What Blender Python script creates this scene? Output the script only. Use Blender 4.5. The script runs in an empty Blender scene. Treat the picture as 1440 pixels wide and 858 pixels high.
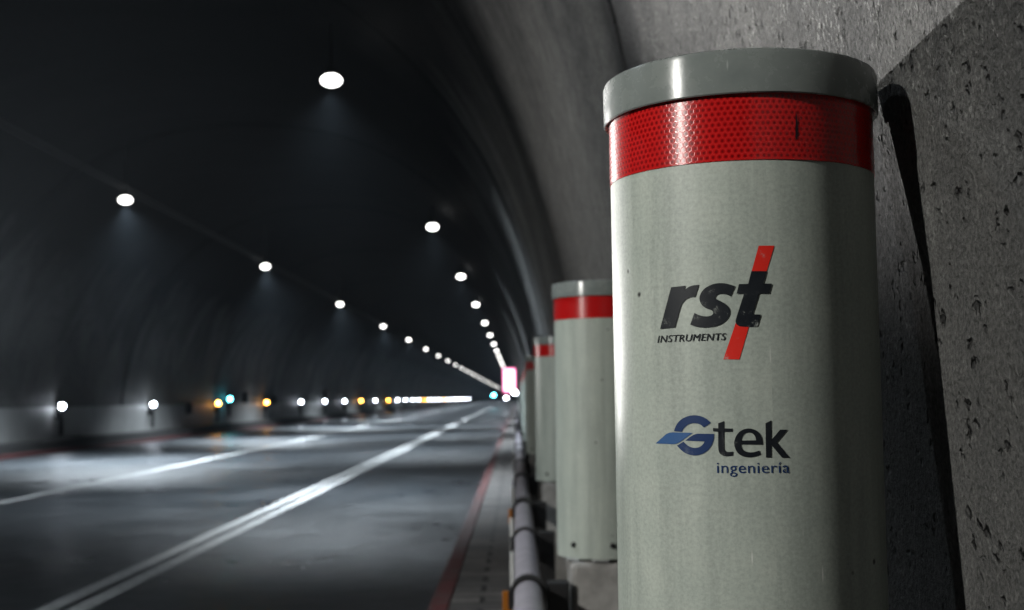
import bpy, bmesh, math, random
from mathutils import Vector, Matrix
R = math.radians
random.seed(11)
scene = bpy.context.scene
col = scene.collection

# ---------------------------------------------------------------- camera
F_PX, W_PX = 1750.0, 1440.0
cd = bpy.data.cameras.new('camera')
cam = bpy.data.objects.new('camera', cd)
col.objects.link(cam)
cd.sensor_width = 36.0
cd.lens = 36.0 * F_PX / W_PX
cd.clip_start = 0.05
cd.clip_end = 5000
ROLL = R(0.7)
ay = Vector((6.0, -130.0, -F_PX)).normalized()          # the tunnel's axis seen by the camera
az = Vector((-math.sin(ROLL), math.cos(ROLL), 0))
az = (az - az.dot(ay) * ay).normalized()
ax = ay.cross(az)
rot = Matrix((ax, ay, az))                               # rows: world axes in camera coordinates
cam.matrix_world = Matrix.Translation((0, 0, 1.3)) @ rot.to_4x4()
cd.dof.use_dof = True
cd.dof.focus_distance = 1.30
cd.dof.aperture_fstop = 7.0
scene.camera = cam

# ---------------------------------------------------------------- world: night outside the tunnel
world = bpy.data.worlds.new('World')
scene.world = world
world.use_nodes = True
wn = world.node_tree
bgn = wn.nodes['Background']
sky = wn.nodes.new('ShaderNodeTexSky')
sky.sky_type = 'NISHITA'
sky.sun_disc = False
sky.sun_elevation = R(-4)
wn.links.new(sky.outputs['Color'], bgn.inputs['Color'])
bgn.inputs['Strength'].default_value = 0.02

# ---------------------------------------------------------------- exposure
LAMP_W = 10000.0
scene.view_settings.view_transform = 'Standard'
scene.view_settings.look = 'None'
scene.view_settings.gamma = 1
scene.view_settings.use_curve_mapping = False
scene.view_settings.exposure = 0.0
cy = scene.cycles
cy.use_denoising = True
cy.sample_clamp_indirect = 4.0
cy.sample_clamp_direct = 60.0
cy.max_bounces = 5
cy.diffuse_bounces = 2
cy.caustics_reflective = False
cy.caustics_refractive = False

# ---------------------------------------------------------------- helpers
def tag(o, label=None, cat=None, group=None, kind=None):
    if label: o['label'] = label
    if cat: o['category'] = cat
    if group: o['group'] = group
    if kind: o['kind'] = kind
    return o

def empty(name, loc, rz=0.0):
    o = bpy.data.objects.new(name, None)
    o.empty_display_size = 0.1
    col.objects.link(o)
    o.location = loc
    o.rotation_euler = (0, 0, rz)
    return o

def link_mesh(name, me, mat, parent=None):
    o = bpy.data.objects.new(name, me)
    col.objects.link(o)
    if mat: me.materials.append(mat)
    if parent: o.parent = parent
    return o

def obj(name, bm, mat, parent=None, smooth=False, angle=None):
    me = bpy.data.meshes.new(name)
    bmesh.ops.recalc_face_normals(bm, faces=bm.faces[:])
    bm.to_mesh(me)
    bm.free()
    if smooth:
        for p in me.polygons: p.use_smooth = True
        if angle:
            me.set_sharp_from_angle(angle=R(angle))
    return link_mesh(name, me, mat, parent)

def copy_tree(o, parent=None):
    c = o.copy()
    col.objects.link(c)
    if parent: c.parent = parent
    for ch in o.children:
        copy_tree(ch, c)
    return c

def add_box(bm, x0, x1, y0, y1, z0, z1, bevel=0.0, seg=2):
    vs = [bm.verts.new((x, y, z)) for z in (z0, z1) for y in (y0, y1) for x in (x0, x1)]
    fs = [bm.faces.new([vs[i] for i in q]) for q in
          ((0, 2, 3, 1), (4, 5, 7, 6), (0, 1, 5, 4), (2, 6, 7, 3), (0, 4, 6, 2), (1, 3, 7, 5))]
    if bevel:
        es = list({e for f in fs for e in f.edges})
        bmesh.ops.bevel(bm, geom=es, offset=bevel, segments=seg, affect='EDGES', profile=0.5)

def add_lathe(bm, prof, seg=48, cx=0, cy=0, axis='z', closed=False, arc=(0, 2 * math.pi)):
    """revolve (radius, height) pairs; UV in metres: arc length at the largest radius, height"""
    uvl = bm.loops.layers.uv.verify()
    rm = max(r for r, z in prof)
    rings = []
    for r, z in prof:
        ring = []
        for i in range(seg + 1):
            a = arc[0] + (arc[1] - arc[0]) * i / seg
            x, y = r * math.sin(a), -r * math.cos(a)
            if axis == 'z': co = (cx + x, cy + y, z)
            elif axis == 'y': co = (cx + x, z, cy + y)
            else: co = (z, cx + x, cy + y)
            ring.append((co, a))
        rings.append(ring)
    full = abs(arc[1] - arc[0] - 2 * math.pi) < 1e-6
    vr = []
    for ring in rings:
        v = [bm.verts.new(c) for c, a in (ring[:-1] if full else ring)]
        if full: v.append(v[0])
        vr.append(v)
    n = len(prof)
    for j in range(n if closed else n - 1):
        k = (j + 1) % n
        for i in range(seg):
            q = [(j, i), (j, i + 1), (k, i + 1), (k, i)]
            vv = [vr[a][b] for a, b in q]
            if len(set(vv)) < 4: continue
            f = bm.faces.new(vv)
            for l, (a, b) in zip(f.loops, q):
                l[uvl].uv = (rings[a][b][1] * rm, prof[a][1])
    return vr

def cap_ring(bm, ring):
    r = ring[:-1] if ring[0] is ring[-1] else ring
    try: bm.faces.new(r)
    except ValueError: pass

def add_tube(bm, pts, r, seg=12, caps=True):
    pts = [Vector(p) for p in pts]
    rings = []
    for i, p in enumerate(pts):
        d = (pts[min(i + 1, len(pts) - 1)] - pts[max(i - 1, 0)]).normalized()
        u = d.cross(Vector((0, 0, 1)))
        if u.length < 1e-4: u = Vector((1, 0, 0))
        u.normalize(); w = d.cross(u)
        rings.append([bm.verts.new(p + r * (math.cos(2 * math.pi * k / seg) * u + math.sin(2 * math.pi * k / seg) * w)) for k in range(seg)])
    for a, b in zip(rings, rings[1:]):
        for k in range(seg):
            bm.faces.new((a[k], a[(k + 1) % seg], b[(k + 1) % seg], b[k]))
    if caps:
        bm.faces.new(rings[0][::-1]); bm.faces.new(rings[-1])

def sheet(x0, x1, y0, y1, z):
    bm = bmesh.new()
    vs = [bm.verts.new(c) for c in ((x0, y0, z), (x1, y0, z), (x1, y1, z), (x0, y1, z))]
    bm.faces.new(vs)
    return bm

# ---------------------------------------------------------------- materials
class NT:
    def __init__(s, name):
        s.m = bpy.data.materials.new(name); s.m.use_nodes = True
        s.t = s.m.node_tree; s.b = s.t.nodes['Principled BSDF']
    def n(s, typ, **kw):
        nd = s.t.nodes.new(typ)
        for k, v in kw.items(): setattr(nd, k, v)
        return nd
    def put(s, sock, v):
        if isinstance(v, bpy.types.NodeSocket): s.t.links.new(v, sock)
        elif isinstance(v, (tuple, list)) and sock.type == 'RGBA': sock.default_value = (*v, 1) if len(v) == 3 else v
        else: sock.default_value = v
    def math(s, op, a, b=0.0, c=None):
        nd = s.n('ShaderNodeMath', operation=op)
        s.put(nd.inputs[0], a); s.put(nd.inputs[1], b)
        if c is not None: s.put(nd.inputs[2], c)
        return nd.outputs[0]
    def tan(s): return s.n('ShaderNodeTangent', direction_type='RADIAL', axis='Z').outputs[0]
    def uv(s): return s.n('ShaderNodeTexCoord').outputs['UV']
    def ob(s): return s.n('ShaderNodeTexCoord').outputs['Object']
    def scale(s, vec, sc, loc=(0, 0, 0)):
        nd = s.n('ShaderNodeMapping'); s.put(nd.inputs['Vector'], vec)
        nd.inputs['Scale'].default_value = sc; nd.inputs['Location'].default_value = loc
        return nd.outputs[0]
    def noise(s, vec, sc, det=4, rough=0.55, dist=0.0):
        nd = s.n('ShaderNodeTexNoise'); s.put(nd.inputs['Vector'], vec)
        nd.inputs['Scale'].default_value = sc; nd.inputs['Detail'].default_value = det
        nd.inputs['Roughness'].default_value = rough; nd.inputs['Distortion'].default_value = dist
        return nd.outputs['Fac']
    def voro(s, vec, sc, feature='F1', rnd=1.0):
        nd = s.n('ShaderNodeTexVoronoi', feature=feature); s.put(nd.inputs['Vector'], vec)
        nd.inputs['Scale'].default_value = sc; nd.inputs['Randomness'].default_value = rnd
        return nd.outputs['Distance']
    def ramp(s, f, *stops):
        nd = s.n('ShaderNodeValToRGB'); s.put(nd.inputs[0], f)
        el = nd.color_ramp.elements
        while len(el) < len(stops): el.new(0.5)
        for e, (p, c) in zip(el, stops):
            e.position = p
            e.color = (c, c, c, 1) if isinstance(c, (int, float)) else (*c, 1)
        return nd.outputs[0]
    def mix(s, f, a, b, mode='MIX'):
        nd = s.n('ShaderNodeMix', data_type='RGBA', blend_type=mode)
        s.put(nd.inputs['Factor'], f); s.put(nd.inputs[6], a); s.put(nd.inputs[7], b)
        return nd.outputs[2]
    def bump(s, h, st=0.5, dist=0.01, prev=None):
        nd = s.n('ShaderNodeBump'); s.put(nd.inputs['Height'], h)
        nd.inputs['Strength'].default_value = st; nd.inputs['Distance'].default_value = dist
        if prev is not None: s.put(nd.inputs['Normal'], prev)
        return nd.outputs[0]
    def set(s, **kw):
        for k, v in kw.items(): s.put(s.b.inputs[k.replace('_', ' ')], v)
        return s.m

def simple(name, c, rough=0.5, metal=0.0, var=0.25, sc=9.0, bump=0.1, spec=0.5):
    k = NT(name); v = k.ob()
    n1 = k.noise(v, sc, 6); n2 = k.noise(v, sc * 9, 3)
    lo = tuple(x * (1 - var) for x in c); hi = tuple(x * (1 + var) for x in c)
    k.set(Base_Color=k.ramp(n1, (0.3, lo), (0.7, hi)), Metallic=metal, Specular_IOR_Level=spec,
          Roughness=k.math('MULTIPLY_ADD', n2, 0.3, rough - 0.15))
    if bump: k.set(Normal=k.bump(n2, bump, 0.004))
    return k.m

def emitter(name, c, strength):
    k = NT(name)
    k.set(Base_Color=(0.8, 0.8, 0.8), Emission_Color=c, Emission_Strength=strength, Roughness=0.3)
    return k.m

def vinyl(name, c, rough=0.42):
    k = NT(name); v = k.ob()
    wear = k.math('MULTIPLY', k.ramp(k.noise(v, 60.0, 7, 0.8), (0.56, 0.0), (0.66, 1.0)), k.ramp(k.noise(v, 13.0, 3), (0.46, 0.0), (0.6, 0.75)))
    dust = k.ramp(k.noise(v, 30.0, 6, 0.7), (0.35, 0.0), (0.8, 0.05))
    c2 = k.mix(dust, c, (0.25, 0.27, 0.26))
    k.set(Base_Color=k.mix(wear, c2, (0.30, 0.32, 0.30)), Roughness=k.math('ADD', wear, rough), Specular_IOR_Level=0.2,
          Normal=k.bump(k.noise(v, 70, 4), 0.05, 0.001))
    return k.m

def mat_concrete():
    k = NT('lining_concrete'); v = k.uv()                # u along the tunnel, v up round the arch, metres
    sep = k.n('ShaderNodeSeparateXYZ'); k.put(sep.inputs[0], v)
    rmask = k.ramp(k.math('DIVIDE', k.math('ADD', sep.outputs[1], k.math('MULTIPLY', k.noise(v, 5.0, 3), 0.1)), 10.0), (0.196, 0.0), (0.212, 1.0))
    big = k.noise(k.scale(v, (0.35, 0.35, 1)), 1.0, 5, 0.6)
    streak = k.noise(k.scale(v, (0.55, 0.24, 1)), 1.0, 7, 0.68, 1.2)
    fine_streak = k.noise(k.scale(v, (42, 3.2, 1)), 1.0, 4, 0.6)
    mott = k.noise(v, 9.0, 6, 0.65)
    grain = k.noise(v, 160.0, 4, 0.7)
    base = k.ramp(mott, (0.25, (0.09, 0.089, 0.084)), (0.75, (0.17, 0.167, 0.158)))
    base = k.mix(k.ramp(big, (0.3, 0.0), (0.75, 0.6)), base, (0.10, 0.10, 0.098))
    base = k.mix(k.ramp(streak, (0.42, 0.75), (0.62, 0.0)), base, (0.045, 0.046, 0.047))
    base = k.mix(k.ramp(fine_streak, (0.35, 0.45), (0.6, 0.0)), base, (0.07, 0.07, 0.068))
    gr = k.ramp(grain, (0.33, 0.5), (0.67, 1.5))
    base = k.mix(1.0, base, gr, 'MULTIPLY')
    wob = k.n('ShaderNodeVectorMath', operation='ADD')
    k.put(wob.inputs[0], k.scale(v, (36, 50, 1)))
    nz = k.n('ShaderNodeTexNoise'); k.put(nz.inputs['Vector'], v); nz.inputs['Scale'].default_value = 60
    k.put(wob.inputs[1], nz.outputs['Color'])
    pitd = k.voro(wob.outputs[0], 1.0)
    sel = k.ramp(k.math('MULTIPLY_ADD', rmask, 0.06, k.noise(v, 17.0, 3)), (0.53, 0.0), (0.61, 1.0))
    pit = k.math('MULTIPLY', k.ramp(pitd, (0.2, 1.0), (0.38, 0.0)), sel)
    hole = k.math('MULTIPLY', k.ramp(k.math('ADD', k.voro(k.scale(v, (24, 30, 1)), 1.0, 'F1'), k.math('MULTIPLY', k.noise(v, 26.0, 4, 0.7), 0.45)), (0.22, 1.0), (0.32, 0.0)),
                  k.ramp(k.noise(v, 3.1, 2), (0.42, 0.0), (0.5, 1.0)))
    pit = k.math('MAXIMUM', pit, hole)
    base = k.mix(k.math('MULTIPLY', pit, 0.85), base, (0.02, 0.02, 0.02))
    fleck_glint = k.math('MULTIPLY', k.ramp(k.noise(k.scale(v, (1.0, 0.8, 1), (7, 3, 0)), 120.0, 3, 0.6, 1.0), (0.56, 0.0), (0.66, 1.0)), k.math('MULTIPLY', k.math('MULTIPLY_ADD', rmask, 0.75, 0.2), k.ramp(mott, (0.4, 0.0), (0.6, 1.0))))
    base = k.mix(fleck_glint, base, (0.36, 0.36, 0.35))  # pale aggregate flecks, with glints painted in by their colour
    # darker ragged bands beside the lining joints, every 12 m from 3.6
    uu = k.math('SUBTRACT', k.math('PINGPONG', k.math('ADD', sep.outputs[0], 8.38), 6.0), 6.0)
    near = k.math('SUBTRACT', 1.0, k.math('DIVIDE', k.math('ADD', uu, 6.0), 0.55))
    joint_dark = k.ramp(k.math('ADD', near, k.math('MULTIPLY', k.math('SUBTRACT', k.noise(k.scale(v, (1.6, 0.35, 1), (5.1, 0, 0)), 1.0, 4), 0.5), 1.8)), (0.35, 0.0), (0.75, 0.85))
    base = k.mix(joint_dark, base, (0.02, 0.021, 0.023))
    # shade painted into the vault's crown colour (v counts from the right wall's foot)
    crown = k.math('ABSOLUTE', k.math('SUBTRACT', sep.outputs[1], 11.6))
    crown_shade = k.ramp(k.math('ADD', k.math('DIVIDE', crown, 14.0), k.math('MULTIPLY', k.math('SUBTRACT', streak, 0.5), 0.25)), (0.42, 0.94), (0.62, 0.0))
    base = k.mix(crown_shade, base, (0.0035, 0.0045, 0.0055))
    # chipped, rough finish above a man's height; smooth trowelled band below
    chip = k.noise(k.scale(v, (1.0, 0.8, 1)), 80.0, 5, 0.65, 1.2)
    h = k.math('ADD', k.math('MULTIPLY', chip, k.math('MULTIPLY_ADD', rmask, 1.0, 0.22)), k.math('MULTIPLY', grain, 0.3))
    h = k.math('SUBTRACT', h, k.math('MULTIPLY', pit, 1.0))
    nb = k.bump(h, 1.0, 0.012)
    nb = k.bump(mott, 0.6, 0.02, nb)
    k.set(Base_Color=base, Roughness=k.ramp(chip, (0.3, 0.85), (0.7, 0.5)), Normal=nb, Specular_IOR_Level=k.math('MULTIPLY_ADD', crown_shade, -0.08, 0.09))
    return k.m

def mat_asphalt():
    k = NT('asphalt'); v = k.ob()
    big = k.noise(v, 0.45, 6, 0.65); mid = k.noise(v, 4.0, 6, 0.7); gr = k.noise(v, 120.0, 3, 0.7)
    track = k.noise(k.scale(v, (1.6, 0.05, 1)), 1.0, 4, 0.6)
    c = k.ramp(mid, (0.28, (0.011, 0.014, 0.017)), (0.74, (0.031, 0.036, 0.041)))
    c = k.mix(k.ramp(big, (0.35, 0.0), (0.7, 0.7)), c, (0.05, 0.053, 0.056))
    c = k.mix(k.ramp(track, (0.45, 0.0), (0.65, 0.55)), c, (0.025, 0.026, 0.028))
    spots = k.ramp(k.voro(v, 26.0), (0.05, 1.0), (0.12, 0.0))
    c = k.mix(k.math('MULTIPLY', spots, k.ramp(k.noise(v, 7.0, 2), (0.55, 0.0), (0.65, 0.5))), c, (0.16, 0.16, 0.16))
    rg = k.math('ADD', k.ramp(big, (0.32, 0.26), (0.66, 0.46)), k.math('MULTIPLY', k.math('SUBTRACT', mid, 0.5), 0.25))
    k.set(Base_Color=c, Roughness=rg, Specular_IOR_Level=0.55,
          Normal=k.bump(k.math('ADD', gr, k.math('MULTIPLY', mid, 0.8)), 0.5, 0.007))
    return k.m

def mat_line():
    k = NT('road_paint'); v = k.ob()
    wear = k.ramp(k.noise(v, 14.0, 6, 0.75), (0.36, 1.0), (0.48, 0.0))
    dirt = k.noise(v, 1.4, 4)
    c = k.mix(k.ramp(dirt, (0.3, 0.0), (0.75, 0.6)), (0.46, 0.46, 0.455), (0.28, 0.28, 0.275))
    c = k.mix(k.math('MULTIPLY', wear, 0.8), c, (0.09, 0.09, 0.09))
    k.set(Base_Color=c, Roughness=0.5, Normal=k.bump(k.noise(v, 90, 3), 0.3, 0.004))
    return k.m

def mat_paver():
    k = NT('walkway_pavers'); v = k.ob()
    br = k.n('ShaderNodeTexBrick'); k.put(br.inputs['Vector'], v)
    br.inputs['Scale'].default_value = 1.0
    br.inputs['Brick Width'].default_value = 0.42; br.inputs['Row Height'].default_value = 0.21
    br.inputs['Mortar Size'].default_value = 0.016; br.inputs['Bias'].default_value = 0.0
    br.inputs['Color1'].default_value = (0.22, 0.20, 0.185, 1); br.inputs['Color2'].default_value = (0.09, 0.083, 0.08, 1)
    br.inputs['Mortar'].default_value = (0.016, 0.015, 0.014, 1)
    n1 = k.noise(v, 3.0, 6, 0.7); n2 = k.noise(v, 60, 4, 0.7)
    c = k.mix(k.ramp(n1, (0.3, 0.0), (0.7, 0.75)), br.outputs['Color'], (0.05, 0.047, 0.045))
    c = k.mix(1.0, c, k.ramp(n2, (0.3, 0.7), (0.7, 1.2)), 'MULTIPLY')
    h = k.math('SUBTRACT', k.math('MULTIPLY', n2, 0.3), br.outputs['Fac'])
    k.set(Base_Color=c, Roughness=0.7, Normal=k.bump(h, 0.6, 0.006))
    return k.m

def mat_kerb():
    k = NT('red_kerb_paint'); v = k.ob()
    sep = k.n('ShaderNodeSeparateXYZ'); k.put(sep.inputs[0], v)
    wear = k.ramp(k.noise(v, 6.0, 7, 0.75), (0.40, 0.85), (0.56, 0.0))
    c = k.mix(k.ramp(k.noise(v, 1.2, 3), (0.3, 0.0), (0.7, 0.5)), (0.105, 0.026, 0.026), (0.07, 0.027, 0.026))
    c = k.mix(wear, c, (0.08, 0.06, 0.058))
    k.set(Base_Color=c, Roughness=0.6, Normal=k.bump(k.noise(v, 50, 4), 0.4, 0.004))
    return k.m

def mat_post():
    k = NT('post_paint'); v = k.uv()
    info = k.n('ShaderNodeObjectInfo')
    off = k.n('ShaderNodeCombineXYZ'); k.put(off.inputs[0], k.math('MULTIPLY', info.outputs['Random'], 30.0))
    off2 = k.n('ShaderNodeVectorMath', operation='ADD'); k.put(off2.inputs[0], v); k.put(off2.inputs[1], off.outputs[0]); v = off2.outputs[0]
    cloud = k.noise(v, 14.0, 6, 0.7); fine = k.noise(v, 220.0, 3, 0.7)
    runs = k.noise(k.scale(v, (26, 2.2, 1)), 1.0, 6, 0.65)
    c = k.ramp(cloud, (0.28, (0.33, 0.37, 0.335)), (0.72, (0.395, 0.43, 0.385)))
    c = k.mix(k.ramp(runs, (0.36, 0.62), (0.58, 0.0)), c, (0.24, 0.27, 0.245))
    c = k.mix(1.0, c, k.ramp(fine, (0.3, 0.84), (0.7, 1.12)), 'MULTIPLY')
    def scratches(rotz, sc, dens):
        mp = k.n('ShaderNodeMapping'); k.put(mp.inputs['Vector'], v)
        mp.inputs['Rotation'].default_value = (0, 0, rotz); mp.inputs['Scale'].default_value = sc
        ds = k.voro(mp.outputs[0], 1.0)
        return k.math('MULTIPLY', k.ramp(ds, (0.035, 1.0), (0.09, 0.0)), k.ramp(k.noise(v, 11.0, 3), (dens, 0.0), (dens + 0.08, 1.0)))
    sc = k.math('MAXIMUM', scratches(0.12, (75, 9, 1), 0.5), scratches(-0.9, (80, 14, 1), 0.56))
    sc = k.math('MAXIMUM', sc, scratches(1.35, (90, 16, 1), 0.55))
    c = k.mix(k.math('MULTIPLY', sc, 0.8), c, (0.62, 0.63, 0.6))
    chips = k.math('MULTIPLY', k.ramp(k.voro(k.scale(v, (20, 20, 1), (3.3, 1.7, 0)), 1.0), (0.04, 1.0), (0.08, 0.0)),
                   k.ramp(k.noise(v, 6.0, 2), (0.5, 0.0), (0.56, 1.0)))
    c = k.mix(chips, c, (0.03, 0.03, 0.03))
    rg = k.math('ADD', k.ramp(cloud, (0.3, 0.36), (0.7, 0.48)), k.math('MULTIPLY', sc, 0.1))
    h = k.math('SUBTRACT', k.math('MULTIPLY', k.noise(v, 28.0, 3), 0.5), k.math('ADD', chips, k.math('MULTIPLY', sc, 0.25)))
    k.set(Base_Color=c, Roughness=rg, Normal=k.bump(h, 0.18, 0.0015), Specular_IOR_Level=0.3)
    return k.m

def mat_cap():
    k = NT('cap_paint'); v = k.uv()
    cloud = k.noise(v, 18.0, 6, 0.7)
    c = k.ramp(cloud, (0.28, (0.14, 0.16, 0.155)), (0.72, (0.19, 0.21, 0.20)))
    mp = k.n('ShaderNodeMapping'); k.put(mp.inputs['Vector'], v)
    mp.inputs['Rotation'].default_value = (0, 0, 0.5); mp.inputs['Scale'].default_value = (70, 13, 1)
    sc = k.math('MULTIPLY', k.ramp(k.voro(mp.outputs[0], 1.0), (0.035, 1.0), (0.09, 0.0)), k.ramp(k.noise(v, 13.0, 3), (0.5, 0.0), (0.58, 1.0)))
    c = k.mix(k.math('MULTIPLY', sc, 0.3), c, (0.5, 0.52, 0.5))
    k.set(Base_Color=c, Roughness=k.ramp(cloud, (0.3, 0.22), (0.7, 0.32)), Normal=k.bump(k.noise(v, 40, 4), 0.12, 0.0015),
          Anisotropic=0.85, Anisotropic_Rotation=0.25, Tangent=k.tan())
    return k.m

def mat_band():
    """red retroreflective sheeting with hexagonal cells, uv in metres"""
    k = NT('reflective_sheeting'); v = k.uv()
    S = 0.0066
    sx, sy = S, S * math.sqrt(3)
    sep = k.n('ShaderNodeSeparateXYZ'); k.put(sep.inputs[0], v)
    def cell(ox, oy):
        x = k.math('SUBTRACT', k.math('WRAP', k.math('ADD', sep.outputs[0], ox), sx, 0.0), sx / 2)
        y = k.math('SUBTRACT', k.math('WRAP', k.math('ADD', sep.outputs[1], oy), sy, 0.0), sy / 2)
        axx = k.math('ABSOLUTE', x); ayy = k.math('ABSOLUTE', y)
        return k.math('MAXIMUM', axx, k.math('ADD', k.math('MULTIPLY', axx, 0.5), k.math('MULTIPLY', ayy, 0.8660254)))
    def cellw(ox, oy): return cell(ox, oy)
    d = k.math('MINIMUM', cellw(0, 0), cellw(sx / 2, sy / 2))
    for nd in k.t.nodes:
        if nd.type == 'MATH' and nd.operation == 'WRAP':
            nd.inputs[2].default_value = 0.0
    dn = k.math('DIVIDE', d, S / 2)                       # 0 in the cell's middle, 1 on the seam
    seam = k.ramp(dn, (0.80, 0.0), (0.92, 1.0))
    heart = k.ramp(dn, (0.2, 1.0), (0.72, 0.0))
    n1 = k.noise(v, 25.0, 5, 0.7)
    c = k.mix(heart, (0.46, 0.006, 0.006), (0.13, 0.002, 0.003))
    c = k.mix(seam, c, (0.5, 0.018, 0.018))
    c = k.mix(k.ramp(n1, (0.4, 0.0), (0.75, 0.35)), c, (0.3, 0.006, 0.008))
    k.set(Base_Color=c, Roughness=k.ramp(seam, (0.0, 0.3), (1.0, 0.2)), Coat_Weight=0.2, Coat_Roughness=0.14,
          Normal=k.bump(k.math('ADD', seam, k.math('MULTIPLY', n1, 0.3)), 0.12, 0.0005),
          Anisotropic=0.85, Anisotropic_Rotation=0.25, Tangent=k.tan())
    return k.m

M = {}
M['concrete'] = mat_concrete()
M['asphalt'] = mat_asphalt()
M['line'] = mat_line()
M['paver'] = mat_paver()
M['kerb'] = mat_kerb()
M['post'] = mat_post()
M['cap'] = mat_cap()
M['band'] = mat_band()
M['soil'] = simple('dark_ground', (0.03, 0.03, 0.028), 0.9)
M['dark_kerb'] = simple('dark_kerb_paint', (0.05, 0.010, 0.010), 0.7, var=0.5)
M['gutter'] = simple('stained_kerb', (0.012, 0.012, 0.012), 0.8, var=0.5)
M['panel'] = simple('wall_panel_paint', (0.2, 0.2, 0.195), 0.6, var=0.25, sc=0.7, bump=0.1)
M['plinth'] = simple('plinth_concrete', (0.25, 0.245, 0.235), 0.75, var=0.35, sc=11, bump=0.5)
M['pipe'] = simple('pipe_paint', (0.30, 0.28, 0.31), 0.38, var=0.22, sc=4)
M['black'] = simple('black_metal', (0.012, 0.012, 0.013), 0.45, var=0.3)
M['galv'] = simple('galvanised_metal', (0.42, 0.43, 0.43), 0.4, 0.7, var=0.2)
M['white'] = simple('white_tube_paint', (0.6, 0.6, 0.58), 0.5)
M['yellow'] = simple('amber_reflector', (0.3, 0.10, 0.008), 0.35)
M['ink'] = vinyl('black_vinyl', (0.006, 0.008, 0.012))
M['ink_red'] = vinyl('red_vinyl', (0.62, 0.02, 0.012))
M['ink_navy'] = vinyl('navy_vinyl', (0.008, 0.028, 0.10))
M['ink_blue'] = vinyl('blue_vinyl', (0.03, 0.09, 0.23))
M['lamp'] = emitter('lamp_glow', (1.0, 0.985, 0.95), 8)
M['led_white'] = emitter('white_led', (0.80, 0.88, 1.0), 60)
M['led_amber'] = emitter('amber_led', (1.0, 0.42, 0.06), 60)
M['led_cyan'] = emitter('cyan_led', (0.10, 0.80, 1.0), 60)
M['sign_face'] = emitter('sign_face_glow', (1.0, 0.80, 0.90), 3.2)
M['sign_rim'] = emitter('sign_rim_glow', (1.0, 0.16, 0.42), 2.6)

ORD = ['nearest', 'second', 'third', 'fourth', 'fifth', 'sixth', 'seventh', 'eighth', 'ninth', 'tenth', 'eleventh', 'twelfth',
       'thirteenth', 'fourteenth', 'fifteenth', 'sixteenth', 'seventeenth', 'eighteenth']
Y0, Y1 = -14.0, 900.0

# ---------------------------------------------------------------- the ground, road and walkways
tag(obj('ground', sheet(-1500, 1500, -1500, 3000, -0.40), M['soil']), 'dark ground below the road', kind='structure')
bm = bmesh.new(); add_box(bm, -12.0, -0.36, Y0, 900, -0.3, 0.0)
tag(obj('road', bm, M['asphalt']), 'dark worn asphalt road through the tunnel', kind='structure')
bm = bmesh.new(); add_box(bm, -0.385, 0.62, Y0, Y1, -0.28, 0.145)
tag(obj('walkway', bm, M['paver']), 'grey paved walkway beside the right wall', kind='structure')
bm = bmesh.new(); y = -6.0
while y < 300:
    add_box(bm, -0.50, -0.388, y, y + 0.992, -0.25, 0.152, 0.012); y += 1.0
tag(obj('kerb', bm, M['kerb'], smooth=False), 'faded red painted kerb along the paved walkway', kind='structure')
bm = bmesh.new(); add_box(bm, -12.75, -12.12, Y0, Y1, -0.28, 0.33, 0.03)
tag(obj('side_walkway', bm, M['gutter']), 'black stained raised walkway at the left wall', kind='structure')
bm = bmesh.new(); add_box(bm, -12.117, -12.0, Y0, Y1, -0.25, 0.10, 0.015)
tag(obj('far_kerb', bm, M['dark_kerb']), 'dark red kerb along the left side of the road', kind='structure')

def line(name, label, x0, x1, drift):
    bm = bmesh.new()
    ys = [Y0 + (Y1 - Y0) * i / 200 for i in range(201)]
    a = [(bm.verts.new((x0 + drift * y, y, 0.004)), bm.verts.new((x1 + drift * y, y, 0.004))) for y in ys]
    for p, q in zip(a, a[1:]): bm.faces.new((p[0], p[1], q[1], q[0]))
    tag(obj(name, bm, M['line']), label, kind='structure')
bm = bmesh.new()
for x0, x1 in ((-2.96, -2.825), (-2.755, -2.62)):
    vs = [bm.verts.new(c) for c in ((x0, Y0, 0.004), (x1, Y0, 0.004), (x1 - 0.004 * 300, 300, 0.004), (x0 - 0.004 * 300, 300, 0.004))]
    bm.faces.new(vs)
tag(obj('double_line', bm, M['line']), 'double white line between the lanes', kind='structure')
bm = bmesh.new()
vs = [bm.verts.new(c) for c in ((-6.52, Y0, 0.004), (-6.37, Y0, 0.004), (-6.37 - 0.012 * 300, 300, 0.004), (-6.52 - 0.012 * 300, 300, 0.004))]
bm.faces.new(vs)
tag(obj('lane_line', bm, M['line']), 'single white line on the left of the road', kind='structure')

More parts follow.
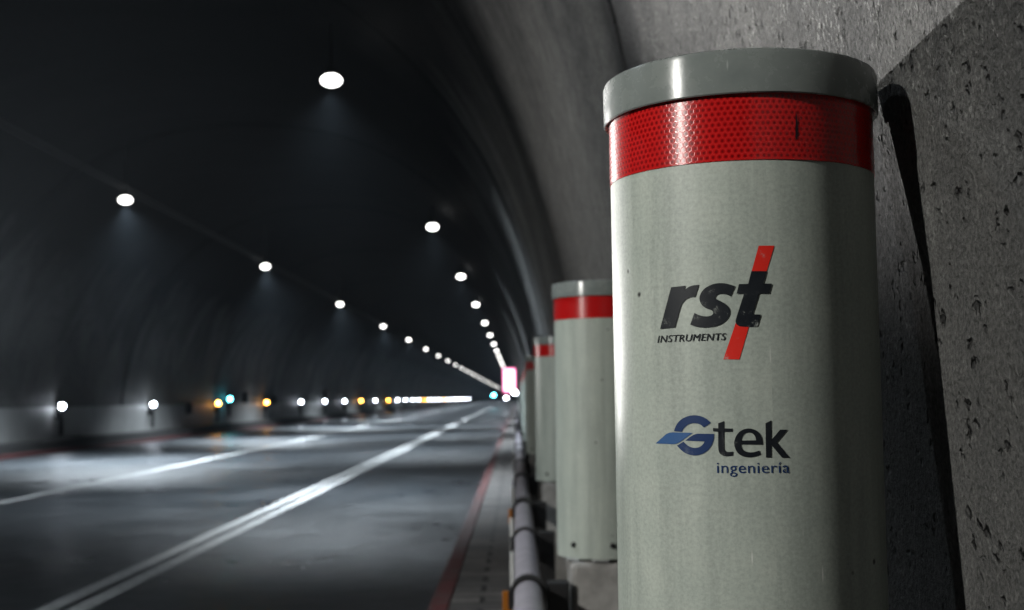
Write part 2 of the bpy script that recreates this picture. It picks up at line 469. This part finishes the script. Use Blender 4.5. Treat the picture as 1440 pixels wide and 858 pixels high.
# ---------------------------------------------------------------- the vault
VX, VZ, VA, VB, VN = -6.04, 0.30, 6.55, 7.2, 2.2
def vault_x(z):
    t = min(1.0, abs(z - VZ) / VB)
    return VA * (1 - t ** VN) ** (1 / VN)
def build_vault():
    pts = []
    N = 72
    for i in range(N + 1):
        a = math.pi * i / N
        c, s = math.cos(a), math.sin(a)
        pts.append((VX + VA * math.copysign(abs(c) ** (2 / VN), c), VZ + VB * abs(s) ** (2 / VN)))
    pts = [(pts[0][0] - 0.0, -0.35)] + pts + [(pts[-1][0], -0.35)]
    L = [0.0]
    for p, q in zip(pts, pts[1:]): L.append(L[-1] + math.hypot(q[0] - p[0], q[1] - p[1]))
    ys = []
    y = Y0
    # a recessed joint every 12 m: 3.6, 15.6, ...
    joints = [3.62 + 12.0 * k for k in range(-1, 74)]
    ys = [(Y0, 0.0)]
    for j in joints:
        ys += [(j - 0.040, 0.0), (j - 0.030, 0.035), (j + 0.030, 0.035), (j + 0.040, 0.0)]
    ys.append((Y1, 0.0))
    bm = bmesh.new(); uvl = bm.loops.layers.uv.verify()
    cxm, czm = VX, VZ + 2.0
    rows = []
    for yy, rec in ys:
        row = []
        for (x, z) in pts:
            d = Vector((x - cxm, z - czm)); d.normalize()
            row.append(bm.verts.new((x + d.x * rec, yy, z + d.y * rec)))
        rows.append(row)
    for j in range(len(rows) - 1):
        for i in range(len(pts) - 1):
            f = bm.faces.new((rows[j][i], rows[j + 1][i], rows[j + 1][i + 1], rows[j][i + 1]))
            for l, (a, b) in zip(f.loops, ((j, i), (j + 1, i), (j + 1, i + 1), (j, i + 1))):
                l[uvl].uv = (ys[a][0], L[b])
            f.smooth = True
    me = bpy.data.meshes.new('tunnel_vault')
    bm.to_mesh(me); bm.free()
    me.set_sharp_from_angle(angle=R(30))
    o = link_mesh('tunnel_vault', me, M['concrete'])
    sol = o.modifiers.new('thickness', 'SOLIDIFY'); sol.thickness = 0.4; sol.offset = 1.0   # a real shell, outwards
    return o
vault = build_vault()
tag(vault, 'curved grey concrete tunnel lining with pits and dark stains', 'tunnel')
bm = bmesh.new(); y = Y0
while y < 300:
    add_box(bm, -12.60, -12.545, y, y + 2.985, 0.31, 1.19, 0.006, 1); y += 3.0
obj('wall_panel', bm, M['panel'], vault)

# ---------------------------------------------------------------- bollards against the right wall
PR = 0.150
def build_bollard(loc):
    t = empty('bollard', loc)
    bm = bmesh.new()
    pr = [(PR, z) for z in (0.80, 0.815, 1.0, 1.2, 1.4, 1.6, 1.636)]
    vr = add_lathe(bm, pr, 128)
    cap_ring(bm, vr[0])
    obj('post', bm, M['post'], t, True, 40)
    bm = bmesh.new()
    add_lathe(bm, [(PR + 0.0002, 1.5445), (PR + 0.0010, 1.5447), (PR + 0.0007, 1.6198), (PR + 0.0002, 1.6200)], 128)
    obj('reflective_band', bm, M['band'], t, True, 40)
    bm = bmesh.new()
    r = 0.157
    prof = [(0.1512, 1.640), (0.1512, 1.6175), (0.1545, 1.6145), (r - 0.0012, 1.6145), (r, 1.6157), (r, 1.6570), (r - 0.0015, 1.6610), (r - 0.005, 1.6630), (0.10, 1.6650), (0.02, 1.6655)]
    vr = add_lathe(bm, prof, 128)
    cap_ring(bm, vr[-1])
    obj('cap', bm, M['cap'], t, True, 35)
    for a in (-0.75, 0.1, 0.95, 2.4, 3.6):                # bolts round the foot
        bm = bmesh.new()
        vr = add_lathe(bm, [(0.009, -0.002), (0.009, 0.0), (0.0085, 0.004), (0.006, 0.006)], 10)
        cap_ring(bm, vr[-1])
        m = Matrix.Translation((PR * math.sin(a), -PR * math.cos(a), 0.842)) @ Matrix.Rotation(a, 4, 'Z') @ Matrix.Rotation(R(90), 4, 'X')
        bm.transform(m)
        obj('bolt', bm, M['black'], t, True, 40)
    # metal shims between the post and its plinth
    for a in (-0.8, -0.15, 0.5, 2.2, 4.0):
        bm = bmesh.new()
        add_box(bm, -0.026, 0.026, -0.15, -0.06, 0.7915, 0.7995, 0.002, 1)
        bm.transform(Matrix.Rotation(a, 4, 'Z'))
        obj('shim', bm, M['galv'], t)
    return t

def build_plinth(loc):
    bm = bmesh.new()
    add_box(bm, -0.115, 0.30, -0.145, 0.145, 0.144, 0.791, 0.018, 2)
    bmesh.ops.subdivide_edges(bm, edges=bm.edges[:], cuts=3, use_grid_fill=True)
    for v in bm.verts:
        v.co += Vector((random.uniform(-1, 1), random.uniform(-1, 1), random.uniform(-0.3, 0.0))) * 0.0012
    o = obj('concrete_plinth', bm, M['plinth'])
    o.location = loc
    return o

BX = 0.2634
spots = [1.435, 4.02] + [7.6 + 3.6 * i for i in range(15)]
bol = build_bollard((BX, spots[0], 0))
pl = build_plinth((BX, spots[0], 0))
G1, G2 = 'grey bollards with red bands along the right wall', 'concrete plinths under the bollards'
for i, y in enumerate(spots):
    b, p = (bol, pl) if i == 0 else (copy_tree(bol), pl.copy())
    if i:
        col.objects.link(p)
        dx = (0.0, 0.012, 0.0)[i] if i < 3 else -0.03
        b.location = (BX + dx, y, 0); p.location = (BX + dx, y, 0)
        b.rotation_euler.z = 0.0 if i == 1 else random.uniform(-0.3, 0.3)
        p.scale = (1, 1, 1)
    if i == 0:
        lb = 'large nearest grey-green bollard bearing red, black and blue company lettering'
        lp = 'plinth carrying the nearest lettered bollard, below the frame edge'
    elif i == 1:
        lb = 'second grey bollard, partly hidden behind the lettered one'
        lp = 'pitted concrete plinth under the second bollard'
    elif i < 6:
        lb = '%s grey bollard with red band counted from the camera' % ORD[i]
        lp = 'concrete plinth under the %s bollard from the camera' % ORD[i]
    else:
        lb = 'tiny far grey bollard at the distant end of the bollard row'
        lp = 'far concrete plinth hidden low behind the nearer bollards'
    tag(b, lb, 'bollard', G1); tag(p, lp, 'plinth', G2)

# ---------------------------------------------------------------- lettering on the nearest bollard (angle round the post, height)
ART = {
    'r': [(-0.8039,1.3713),(-0.7510,1.3932),(-0.7004,1.4149),(-0.6405,1.4152),(-0.5844,1.4156),(-0.5958,1.4107),(-0.5764,1.4128),(-0.5552,1.4144),(-0.5206,1.4155),(-0.4835,1.4157),(-0.4986,1.4093),(-0.5145,1.4030),(-0.5363,1.4033),(-0.5536,1.4029),(-0.5711,1.4020),(-0.5890,1.4004),(-0.6057,1.3981),(-0.6220,1.3951),(-0.6314,1.3908),(-0.6535,1.3813),(-0.6751,1.3718),(-0.7389,1.3715)],
    's': [(-0.2322,1.4124),(-0.2480,1.4071),(-0.2639,1.4019),(-0.2886,1.4041),(-0.3199,1.4052),(-0.3453,1.4050),(-0.3614,1.4038),(-0.3701,1.4015),(-0.3671,1.4002),(-0.3558,1.3991),(-0.3275,1.3970),(-0.2965,1.3939),(-0.2752,1.3900),(-0.2696,1.3862),(-0.2766,1.3815),(-0.2993,1.3769),(-0.3346,1.3732),(-0.3795,1.3711),(-0.4346,1.3702),(-0.4874,1.3709),(-0.5276,1.3723),(-0.5562,1.3742),(-0.5401,1.3801),(-0.5220,1.3862),(-0.4920,1.3839),(-0.4590,1.3823),(-0.4262,1.3820),(-0.4001,1.3828),(-0.3882,1.3846),(-0.3885,1.3868),(-0.3992,1.3885),(-0.4379,1.3905),(-0.4605,1.3930),(-0.4779,1.3965),(-0.4845,1.4008),(-0.4785,1.4051),(-0.4612,1.4093),(-0.4310,1.4129),(-0.3884,1.4155),(-0.3434,1.4166),(-0.2992,1.4159),(-0.2618,1.4142)],
    't': [(-0.1197,1.4277),(-0.0156,1.4274),(-0.0286,1.4209),(-0.0410,1.4145),(0.0174,1.4144),(-0.0022,1.4040),(-0.0709,1.4042),(-0.0932,1.3941),(-0.1147,1.3844),(-0.1088,1.3826),(-0.0636,1.3825),(-0.0759,1.3761),(-0.0893,1.3700),(-0.1389,1.3700),(-0.2007,1.3703),(-0.2240,1.3718),(-0.2359,1.3747),(-0.2349,1.3775),(-0.2034,1.3911),(-0.1733,1.4043),(-0.2241,1.4045),(-0.2057,1.4146),(-0.1436,1.4146),(-0.1313,1.4212)],
    'slash_top': [(-0.0655,1.4541),(0.0427,1.4539),(0.0136,1.4408),(-0.0153,1.4272),(-0.1177,1.4275),(-0.0916,1.4409)],
    'slash_low': [(-0.2268,1.3776),(-0.1311,1.3773),(-0.1735,1.3568),(-0.2159,1.3364),(-0.3254,1.3369),(-0.2766,1.3572)],
    'g_upper': [(-0.7039,1.2624),(-0.6890,1.2682),(-0.6568,1.2736),(-0.6103,1.2776),(-0.5510,1.2796),(-0.4941,1.2785),(-0.4527,1.2756),(-0.4232,1.2713),(-0.4727,1.2665),(-0.5002,1.2699),(-0.5427,1.2713),(-0.5818,1.2703),(-0.6141,1.2673),(-0.6349,1.2635),(-0.6402,1.2619)],
    'g_lower': [(-0.5446,1.2601),(-0.4691,1.2600),(-0.4015,1.2599),(-0.4062,1.2530),(-0.4301,1.2457),(-0.4724,1.2400),(-0.5292,1.2372),(-0.5822,1.2378),(-0.6316,1.2405),(-0.6820,1.2473),(-0.6297,1.2517),(-0.5955,1.2472),(-0.5471,1.2449),(-0.5040,1.2463),(-0.4782,1.2497),(-0.4704,1.2521),(-0.5410,1.2524),(-0.6145,1.2528)],
    'swoosh': [(-0.8697,1.2493),(-0.8080,1.2554),(-0.7521,1.2614),(-0.6485,1.2612),(-0.5560,1.2609),(-0.6181,1.2548),(-0.6818,1.2487),(-0.7722,1.2490)],
    't2': [(-0.3718,1.2709),(-0.3296,1.2731),(-0.3309,1.2656),(-0.2729,1.2653),(-0.2752,1.2620),(-0.3315,1.2620),(-0.3344,1.2445),(-0.3259,1.2422),(-0.3058,1.2412),(-0.2733,1.2418),(-0.2757,1.2376),(-0.3109,1.2368),(-0.3462,1.2372),(-0.3705,1.2405),(-0.3760,1.2451),(-0.3733,1.2620),(-0.4092,1.2626),(-0.4086,1.2660),(-0.3727,1.2656)],
    'e': [(-0.0745,1.2487),(-0.0738,1.2529),(-0.0856,1.2594),(-0.1152,1.2637),(-0.1625,1.2657),(-0.2104,1.2642),(-0.2459,1.2596),(-0.2663,1.2524),(-0.2654,1.2471),(-0.2474,1.2405),(-0.2107,1.2366),(-0.1676,1.2356),(-0.1243,1.2365),(-0.0876,1.2385),(-0.0973,1.2427),(-0.1365,1.2409),(-0.1754,1.2409),(-0.2053,1.2431),(-0.2177,1.2464),(-0.2190,1.2491),(-0.1438,1.2489)],
    'e_hole': [(-0.2166,1.2530),(-0.1690,1.2531),(-0.1171,1.2532),(-0.1249,1.2582),(-0.1460,1.2608),(-0.1719,1.2615),(-0.1981,1.2598),(-0.2117,1.2563)],
    'k': [(-0.0515,1.2705),(-0.0108,1.2735),(-0.0144,1.2534),(0.0466,1.2638),(0.0985,1.2637),(0.0238,1.2507),(0.1083,1.2351),(0.0545,1.2352),(-0.0154,1.2482),(-0.0177,1.2355),(-0.0543,1.2355)],
}


def wrap(bm, lift):
    """bm in flat (angle, height) coordinates -> on the post's surface, cut fine enough to follow the curve"""
    xs = [v.co.x for v in bm.verts]
    a = math.floor(min(xs) / 0.02) * 0.02 + 0.0103
    while a < max(xs):
        bmesh.ops.bisect_plane(bm, geom=bm.verts[:] + bm.edges[:] + bm.faces[:], plane_co=(a, 0, 0), plane_no=(1, 0, 0), dist=1e-6)
        a += 0.02
    r = PR + lift
    for v in bm.verts:
        a, z = v.co.x, v.co.y
        v.co = (r * math.sin(a), -r * math.cos(a), z)

def spline_fill(shapes, lift, smooth_names=()):
    """closed outlines (holes included) filled by a 2D curve, then wrapped"""
    cu = bpy.data.curves.new('outline', 'CURVE'); cu.dimensions = '2D'; cu.fill_mode = 'BOTH'
    for pts in shapes:
        sp = cu.splines.new('POLY'); sp.points.add(len(pts) - 1); sp.use_cyclic_u = True
        for p, (a, z) in zip(sp.points, pts): p.co = (a, z, 0, 1)
    o = bpy.data.objects.new('outline', cu); col.objects.link(o)
    dg = bpy.context.evaluated_depsgraph_get()
    me = bpy.data.meshes.new_from_object(o.evaluated_get(dg))
    bpy.data.objects.remove(o)
    bm = bmesh.new(); bm.from_mesh(me)
    bpy.data.meshes.remove(me)
    wrap(bm, lift)
    return bm

def round_corners(pts, it=2, sharp=0.5):
    """Chaikin smoothing that keeps corners turning more than `sharp` radians"""
    for _ in range(it):
        n = len(pts); out = []
        for i in range(n):
            p, c, q = pts[i - 1], pts[i], pts[(i + 1) % n]
            v1 = ((c[0] - p[0]) * PR, c[1] - p[1]); v2 = ((q[0] - c[0]) * PR, q[1] - c[1])
            ang = abs(math.atan2(v1[0] * v2[1] - v1[1] * v2[0], v1[0] * v2[0] + v1[1] * v2[1]))
            if ang > sharp: out.append(c)
            else:
                out.append((c[0] * 0.75 + p[0] * 0.25, c[1] * 0.75 + p[1] * 0.25))
                out.append((c[0] * 0.75 + q[0] * 0.25, c[1] * 0.75 + q[1] * 0.25))
        pts = out
    return pts

def art(name, keys, mat, parent, lift):
    bm = spline_fill([round_corners(ART[k], sharp=0.75) for k in keys], lift)
    for f in bm.faces: f.smooth = True
    o = obj(name, bm, mat, parent)
    return o

def lettering(name, text, a0, a1, z0, zh, mat, parent, shear=0.0, weight=0.0, xh=None, bold=0.0):
    """a line of text between two angles, squeezed as if printed flat and seen from the front"""
    fc = bpy.data.curves.new('text', 'FONT'); fc.body = text; fc.shear = shear; fc.offset = weight; fc.resolution_u = 4; fc.space_character = 1.06
    o = bpy.data.objects.new('text', fc); col.objects.link(o)
    dg = bpy.context.evaluated_depsgraph_get()
    me = bpy.data.meshes.new_from_object(o.evaluated_get(dg))
    bpy.data.objects.remove(o)
    bm = bmesh.new(); bm.from_mesh(me); bpy.data.meshes.remove(me)
    x0 = min(v.co.x for v in bm.verts); x1 = max(v.co.x for v in bm.verts)
    yh = xh if xh else max(v.co.y for v in bm.verts)
    FACE = -0.18
    s0, s1 = math.sin(a0 - FACE), math.sin(a1 - FACE)
    for v in bm.verts:
        s = s0 + (s1 - s0) * (v.co.x - x0) / (x1 - x0)
        v.co = (math.asin(s) + FACE, z0 + zh * v.co.y / yh, 0)
    if bold:                                              # a second strike, a hair to the right
        d = bmesh.ops.duplicate(bm, geom=bm.verts[:] + bm.edges[:] + bm.faces[:])
        for g in d['geom']:
            if isinstance(g, bmesh.types.BMVert): g.co.x += bold
        second = {g for g in d['geom'] if isinstance(g, bmesh.types.BMVert)}
    wrap(bm, 0.0006)
    if bold:
        for v in bm.verts:
            if v in second: v.co.x *= 1.0015; v.co.y *= 1.0015
    return obj(name, bm, mat, parent)

rst = art('instrument_logo', ['r', 's', 't'], M['ink'], bol, 0.0009)
art('red_slash', ['slash_top'], M['ink_red'], rst, 0.0005)
art('red_slash', ['slash_low'], M['ink_red'], rst, 0.0005)
lettering('logo_caption', 'INSTRUMENTS', -0.8328, -0.304, 1.3567, 0.0074, M['ink'], rst, shear=0.22, bold=0.003)
rst['label'] = 'slanted black lettering reading rst with red slash'
gt = art('engineering_logo', ['g_upper', 'g_lower'], M['ink_navy'], bol, 0.0006)
art('swoosh', ['swoosh'], M['ink_blue'], gt, 0.0006)
art('logo_letters', ['t2', 'e', 'e_hole', 'k'], M['ink'], gt, 0.0006)
lettering('logo_caption', 'ingeniería', -0.388, 0.1037, 1.2198, 0.0082, M['ink_navy'], gt, xh=0.5)
gt['label'] = 'blue letter G with swoosh followed by tek'
nick = bmesh.new()
vs = [nick.verts.new((a, z, 0)) for a, z in ((0.213, 1.568), (0.228, 1.565), (0.233, 1.577), (0.231, 1.591), (0.222, 1.596), (0.219, 1.583))]
nick.faces.new(vs)
wrap(nick, 0.0014)
obj('tape_nick', nick, M['ink'], [c for c in bol.children if c.name.startswith('reflective_band')][0])

# ---------------------------------------------------------------- pipe rail along the walkway
pr = empty('pipe_rail', (0.03, 0, 0))
bm = bmesh.new()
vr = add_lathe(bm, [(0.0, 0.0)] * 0 + [(0.044, -6.0), (0.044, 2.0), (0.044, 30.0), (0.044, 160.0)], 24, 0.0, 0.70, axis='y')
cap_ring(bm, vr[0]); cap_ring(bm, vr[-1])
obj('pipe', bm, M['pipe'], pr, True, 40)
cl = [1.9, 3.87, 5.3, 6.8, 9.1, 11.1] + [13.1 + 2.0 * i for i in range(20)]
for i, y in enumerate(cl):
    w = 0.018 if i in (2,) else (0.11 if i in (3, 4) else 0.032)
    bm = bmesh.new()
    add_lathe(bm, [(0.0445, y - w), (0.056, y - w), (0.056, y + w), (0.0445, y + w)], 20, 0.0, 0.70, axis='y', closed=True)
    add_box(bm, -0.062, -0.047, y - w * 0.8, y + w * 0.8, 0.655, 0.715, 0.003, 1)
    cb = obj('clamp', bm, M['black'], pr, True, 35)
    bm = bmesh.new()
    add_box(bm, 0.057, 0.125, y - 0.02, y + 0.05, 0.36, 0.735, 0.004, 1)
    obj('bracket', bm, M['black'], cb)
for i, y in enumerate([3.80, 6.75, 9.05] + [13.1 + 4.0 * k for k in range(9)]):
    bm = bmesh.new()
    add_tube(bm, [(-0.062, y, 0.145), (-0.062, y, 0.655)], 0.011, 10)
    sp = obj('support_post', bm, M['white'], pr, True, 40)
    if i > 1: continue
    bm = bmesh.new(); add_box(bm, -0.082, -0.050, y + 0.25, y + 0.262, 0.60, 0.68, 0.002, 1)
    add_box(bm, -0.05, -0.044, y + 0.25, y + 0.262, 0.64, 0.68)
    obj('reflector', bm, M['yellow'], sp)
tag(pr, 'grey pipe rail on black clamps along the bollards', 'pipe')

# ---------------------------------------------------------------- ceiling lamps
def lens_dome(r, h, seg=20):
    bm = bmesh.new()
    prof = [(r * math.cos(a), -h * math.sin(a)) for a in [R(-60 + 15 * i) for i in range(10)]]
    vr = add_lathe(bm, prof, seg)
    cap_ring(bm, vr[-1])
    return bm
def build_ceiling_lamp(loc, stem, tilt):
    t = empty('ceiling_lamp', loc)
    o = obj('lens', lens_dome(0.145, 0.085), M['lamp'], t, True, 60)
    bm = bmesh.new()
    vr = add_lathe(bm, [(0.072, 0.070), (0.10, 0.074), (0.10, 0.10), (0.08, 0.14), (0.05, 0.15)], 24)
    cap_ring(bm, vr[-1])
    obj('housing', bm, M['black'], t, True, 35)
    bm = bmesh.new(); add_tube(bm, [(0, 0, 0.148), (0, 0, stem)], 0.018, 8)
    obj('stem', bm, M['black'], t, True, 40)
    return t
def lamp_light(loc, tilt, power=1.0, aim=None):
    ld = bpy.data.lights.new('ceiling_lamp_beam', 'SPOT')
    ld.energy = LAMP_W * power
    ld.spot_size = R(118); ld.spot_blend = 1.0
    ld.shadow_soft_size = 0.07
    ld.color = (0.80, 0.91, 1.0)
    lo = bpy.data.objects.new('ceiling_lamp_beam', ld); col.objects.link(lo)
    lo.location = (loc[0], loc[1], loc[2] - 0.09)
    lo.rotation_euler = (0, tilt, 0)
    if aim:                                               # a lamp swivelled towards the wall
        ld.shadow_soft_size = aim[3]; ld.spot_size = R(60); ld.color = (1.0, 0.985, 0.93)
        lo.rotation_euler = (Vector(aim[:3]) - lo.location).to_track_quat('-Z', 'Y').to_euler()
LZ = 5.8
def vault_z(x):
    t = abs(x - VX) / VA
    return VZ + VB * (1 - t ** VN) ** (1 / VN)
right = [(-2.5, 4.6), (-2.56, 17.3), (-2.15, 32.5), (-2.0, 46.0), (-1.9, 60.0)] + [(-1.84, 60.0 + 14.9 * k) for k in range(1, 38)]
left = [(-8.7, -3.4), (-8.7, 12.0), (-8.67, 27.5), (-8.4, 41.7), (-8.3, 58.8)] + [(-8.2, 58.8 + 18.3 * k) for k in range(1, 31)]
def lamp_row(row, first, side, tilt):
    seen = 0
    for i, (x, y) in enumerate(row):
        stem = vault_z(x) - LZ + 0.02
        t = build_ceiling_lamp((x, y, LZ), stem, tilt)
        if y < 360: lamp_light((x, y, LZ), tilt, POWER.get((side, i), 0.6 if side == 'right' else 1.3), AIM.get((side, i)))
        if i < first:
            lb = 'round white ceiling lamp of the %s row, above and behind the view' % side
        elif seen < 9:
            lb = '%s bright round ceiling lamp in the %s row of the tunnel' % (ORD[seen], side); seen += 1
        else:
            lb = 'tiny far ceiling lamp merging into the %s line of lights' % side
        tag(t, lb, 'ceiling lamp', 'ceiling lamps in the %s row' % side)
POWER = {('right', 0): 0.10, ('right', 1): 0.7, ('left', 0): 0.76, ('left', 1): 0.15, ('left', 2): 2.0, ('left', 3): 2.0, ('left', 4): 2.0, ('left', 5): 1.8}
AIM = {('left', 0): (0.3, 2.2, 1.35, 0.07), ('left', 1): (0.3, 13.5, 0.8, 0.1)}
lamp_row(right, 1, 'right', R(0))
lamp_row(left, 2, 'left', R(-8))

# cable tray above the left lamps
bm = bmesh.new()
pts = [(-8.72 + 0.004 * min(y, 100), y, 6.02) for y in (Y0, 20, 60, 100, 300)]
for dx in (-0.09, 0.09):
    for a, b in zip(pts, pts[1:]):
        add_tube(bm, [(a[0] + dx, a[1], a[2]), (b[0] + dx, b[1], b[2])], 0.02, 6)
tag(obj('cable_conduit', bm, M['gutter'], smooth=True, angle=50), 'thin cable conduit running along the left lamp row', 'conduit')

# ---------------------------------------------------------------- guide lamps along the left wall
def build_guide(loc, led, tall):
    t = empty('guide_lamp', loc)
    bm = bmesh.new(); add_box(bm, -0.05, 0.05, -0.03, 0.03, 0.0, 0.62, 0.006, 1)
    obj('post', bm, M['gutter'], t)
    bm = bmesh.new(); add_box(bm, -0.14, 0.04, -0.06, -0.032, 0.42, 0.66, 0.01, 1)
    obj('control_box', bm, M['black'], t)
    bm = bmesh.new()
    vr = add_lathe(bm, [(0.03, 0.60), (0.075, 0.64), (0.085, 0.74), (0.085, 0.86), (0.05, 0.90)], 14)
    cap_ring(bm, vr[-1]); cap_ring(bm, vr[0])
    bm.transform(Matrix.Translation((0, 0.06, 0)))
    obj('housing', bm, M['black'], t, True, 40)
    bm = bmesh.new(); bmesh.ops.create_uvsphere(bm, u_segments=10, v_segments=6, radius=0.075)
    bm.transform(Matrix.Translation((0.03, -0.03, 0.78)))
    obj('bulb', bm, M[led], t, True)
    return t
gy = [33.8, 42.3, 51.5, 61.5, 71.4, 80.2, 89.5, 98.9, 108.9, 119.9]
while gy[-1] < 330: gy.append(gy[-1] + 9.3)
gy = [15.0, 24.4] + gy
AMB = {4, 5, 9, 11, 16, 21}
protos = {}
for i, y in enumerate(gy):
    led = 'led_amber' if i in AMB else 'led_white'
    z = 0.43 - max(0, y - 50) * 0.0006
    if led not in protos: protos[led] = g = build_guide((-12.33, y, z), led, 1)
    else:
        g = copy_tree(protos[led]); g.location = (-12.33, y, z)
    c = 'amber' if i in AMB else 'white'
    if i < 2: lb = 'white guide lamp on the left wall ledge, outside the view'
    elif i < 14: lb = '%s guide lamp from the left picture edge, glowing %s above the ledge' % ('first' if i == 2 else ORD[i - 2], c)
    else: lb = 'far %s guide lamp merging into the line of wall lights' % c
    tag(g, lb, 'guide lamp', 'guide lamps along the left wall')
# added spots at two unseen guide lamps, aimed to brighten the right wall
def wall_fill(y, aim, power, cone, blend):
    ld = bpy.data.lights.new('wall_fill_spot', 'SPOT')
    ld.energy = power; ld.spot_size = R(cone); ld.spot_blend = blend; ld.shadow_soft_size = 0.06; ld.color = (1.0, 0.98, 0.95)
    lo = bpy.data.objects.new('wall_fill_spot', ld); col.objects.link(lo)
    lo.location = (-12.2, y, 1.25)
    lo.rotation_euler = (Vector(aim) - lo.location).to_track_quat('-Z', 'Y').to_euler()
wall_fill(24.3, (0.4, -0.3, 3.3), 95000.0, 9, 0.7)
wall_fill(14.9, (0.2, 6.6, 3.6), 5000.0, 22, 1.0)
g = build_guide((-12.33, 53.6, 0.60), 'led_cyan', 1)
tag(g, 'small cyan guide lamp right beside the first amber one', 'guide lamp', 'guide lamps along the left wall')

# dark boxes on the left wall
for y, z, w, h, lb in ((80.9, 1.62, 0.34, 0.62, 'tall black box on the left wall above the guide lamps'),
                       (64.1, 1.33, 0.30, 0.42, 'small dark box just right of an amber guide lamp'),
                       (57.2, 1.45, 0.22, 0.50, 'slim dark box left of an amber guide lamp'),
                       (47.5, 1.02, 0.26, 0.40, 'dark box low on the pale wall panel'),):
    bm = bmesh.new()
    zx = -12.50 if z < 1.25 else VX - vault_x(z) + 0.06
    add_box(bm, zx - 0.06, zx + 0.16, y - w / 2, y + w / 2, z - h / 2, z + h / 2, 0.02)
    o = obj('wall_box', bm, M['gutter'])
    bm = bmesh.new(); add_box(bm, zx + 0.161, zx + 0.17, y - w * 0.4, y + w * 0.4, z - h * 0.4, z + h * 0.42, 0.004, 1)
    obj('door', bm, M['black'], o)
    tag(o, lb, 'wall box', 'boxes on the left wall')

# ---------------------------------------------------------------- far glowing sign and signal lamps
def stand(t, h, r=0.04):
    bm = bmesh.new(); add_tube(bm, [(0, 0, 0), (0, 0, h)], r, 10)
    vr = add_lathe(bm, [(0.16, 0.0), (0.16, 0.03), (0.05, 0.06)], 12)
    cap_ring(bm, vr[0]); cap_ring(bm, vr[-1])
    obj('pole', bm, M['galv'], t, True, 40)
s = empty('lit_sign', (-0.38, 70, 0.15))
stand(s, 2.9)
bm = bmesh.new(); add_box(bm, -0.37, 0.37, -0.05, -0.16, 1.42, 2.80, 0.02)
obj('casing', bm, M['black'], s)
bm = bmesh.new(); add_box(bm, -0.35, 0.35, -0.168, -0.1605, 1.44, 2.78, 0.002, 1)
obj('rim', bm, M['sign_rim'], s)
bm = bmesh.new(); add_box(bm, -0.27, 0.27, -0.176, -0.1685, 1.54, 2.70, 0.002, 1)
obj('face', bm, M['sign_face'], s)
tag(s, 'glowing pinkish white upright sign at the far end of the walkway', 'sign')

def work_lamp(loc, h, led, r, label):
    t = empty('signal_lamp', loc)
    stand(t, h - r * 1.2, 0.03)
    bm = bmesh.new(); bmesh.ops.create_uvsphere(bm, u_segments=12, v_segments=8, radius=r)
    bm.transform(Matrix.Translation((0, 0, h)))
    obj('bulb', bm, M[led], t, True)
    bm = bmesh.new()
    vr = add_lathe(bm, [(r * 0.5, h - r * 1.25), (r * 1.02, h - r * 0.6), (r * 1.04, h - r * 0.5)], 14)
    cap_ring(bm, vr[0])
    obj('socket', bm, M['black'], t, True, 40)
    tag(t, label, 'signal lamp', 'signal lamps far down the road')
work_lamp((-2.73, 150, 0), 1.58, 'led_cyan', 0.16, 'cyan signal lamp far down the road, left of the pink sign')
work_lamp((-0.96, 120, 0), 1.24, 'led_white', 0.12, 'white signal lamp on the road just below the pink sign')
work_lamp((-0.08, 68, 0.145), 1.40, 'led_white', 0.12, 'white signal lamp at the lower right corner of the pink sign')

# ---------------------------------------------------------------- haze added for a glow round the lamps
bm = bmesh.new(); add_box(bm, -13.4, 1.4, -16.0, 950.0, -1.5, 8.6)
k = NT('haze_air')
k.t.nodes.remove(k.b)
pv = k.n('ShaderNodeVolumePrincipled')
pv.inputs['Color'].default_value = (0.72, 0.86, 1.0, 1)
pv.inputs['Density'].default_value = 0.00017
pv.inputs['Anisotropy'].default_value = 0.55
k.t.links.new(pv.outputs[0], k.t.nodes['Material Output'].inputs['Volume'])
tag(obj('haze', bm, k.m), 'thin haze added for a glow round the lamps', kind='stuff')
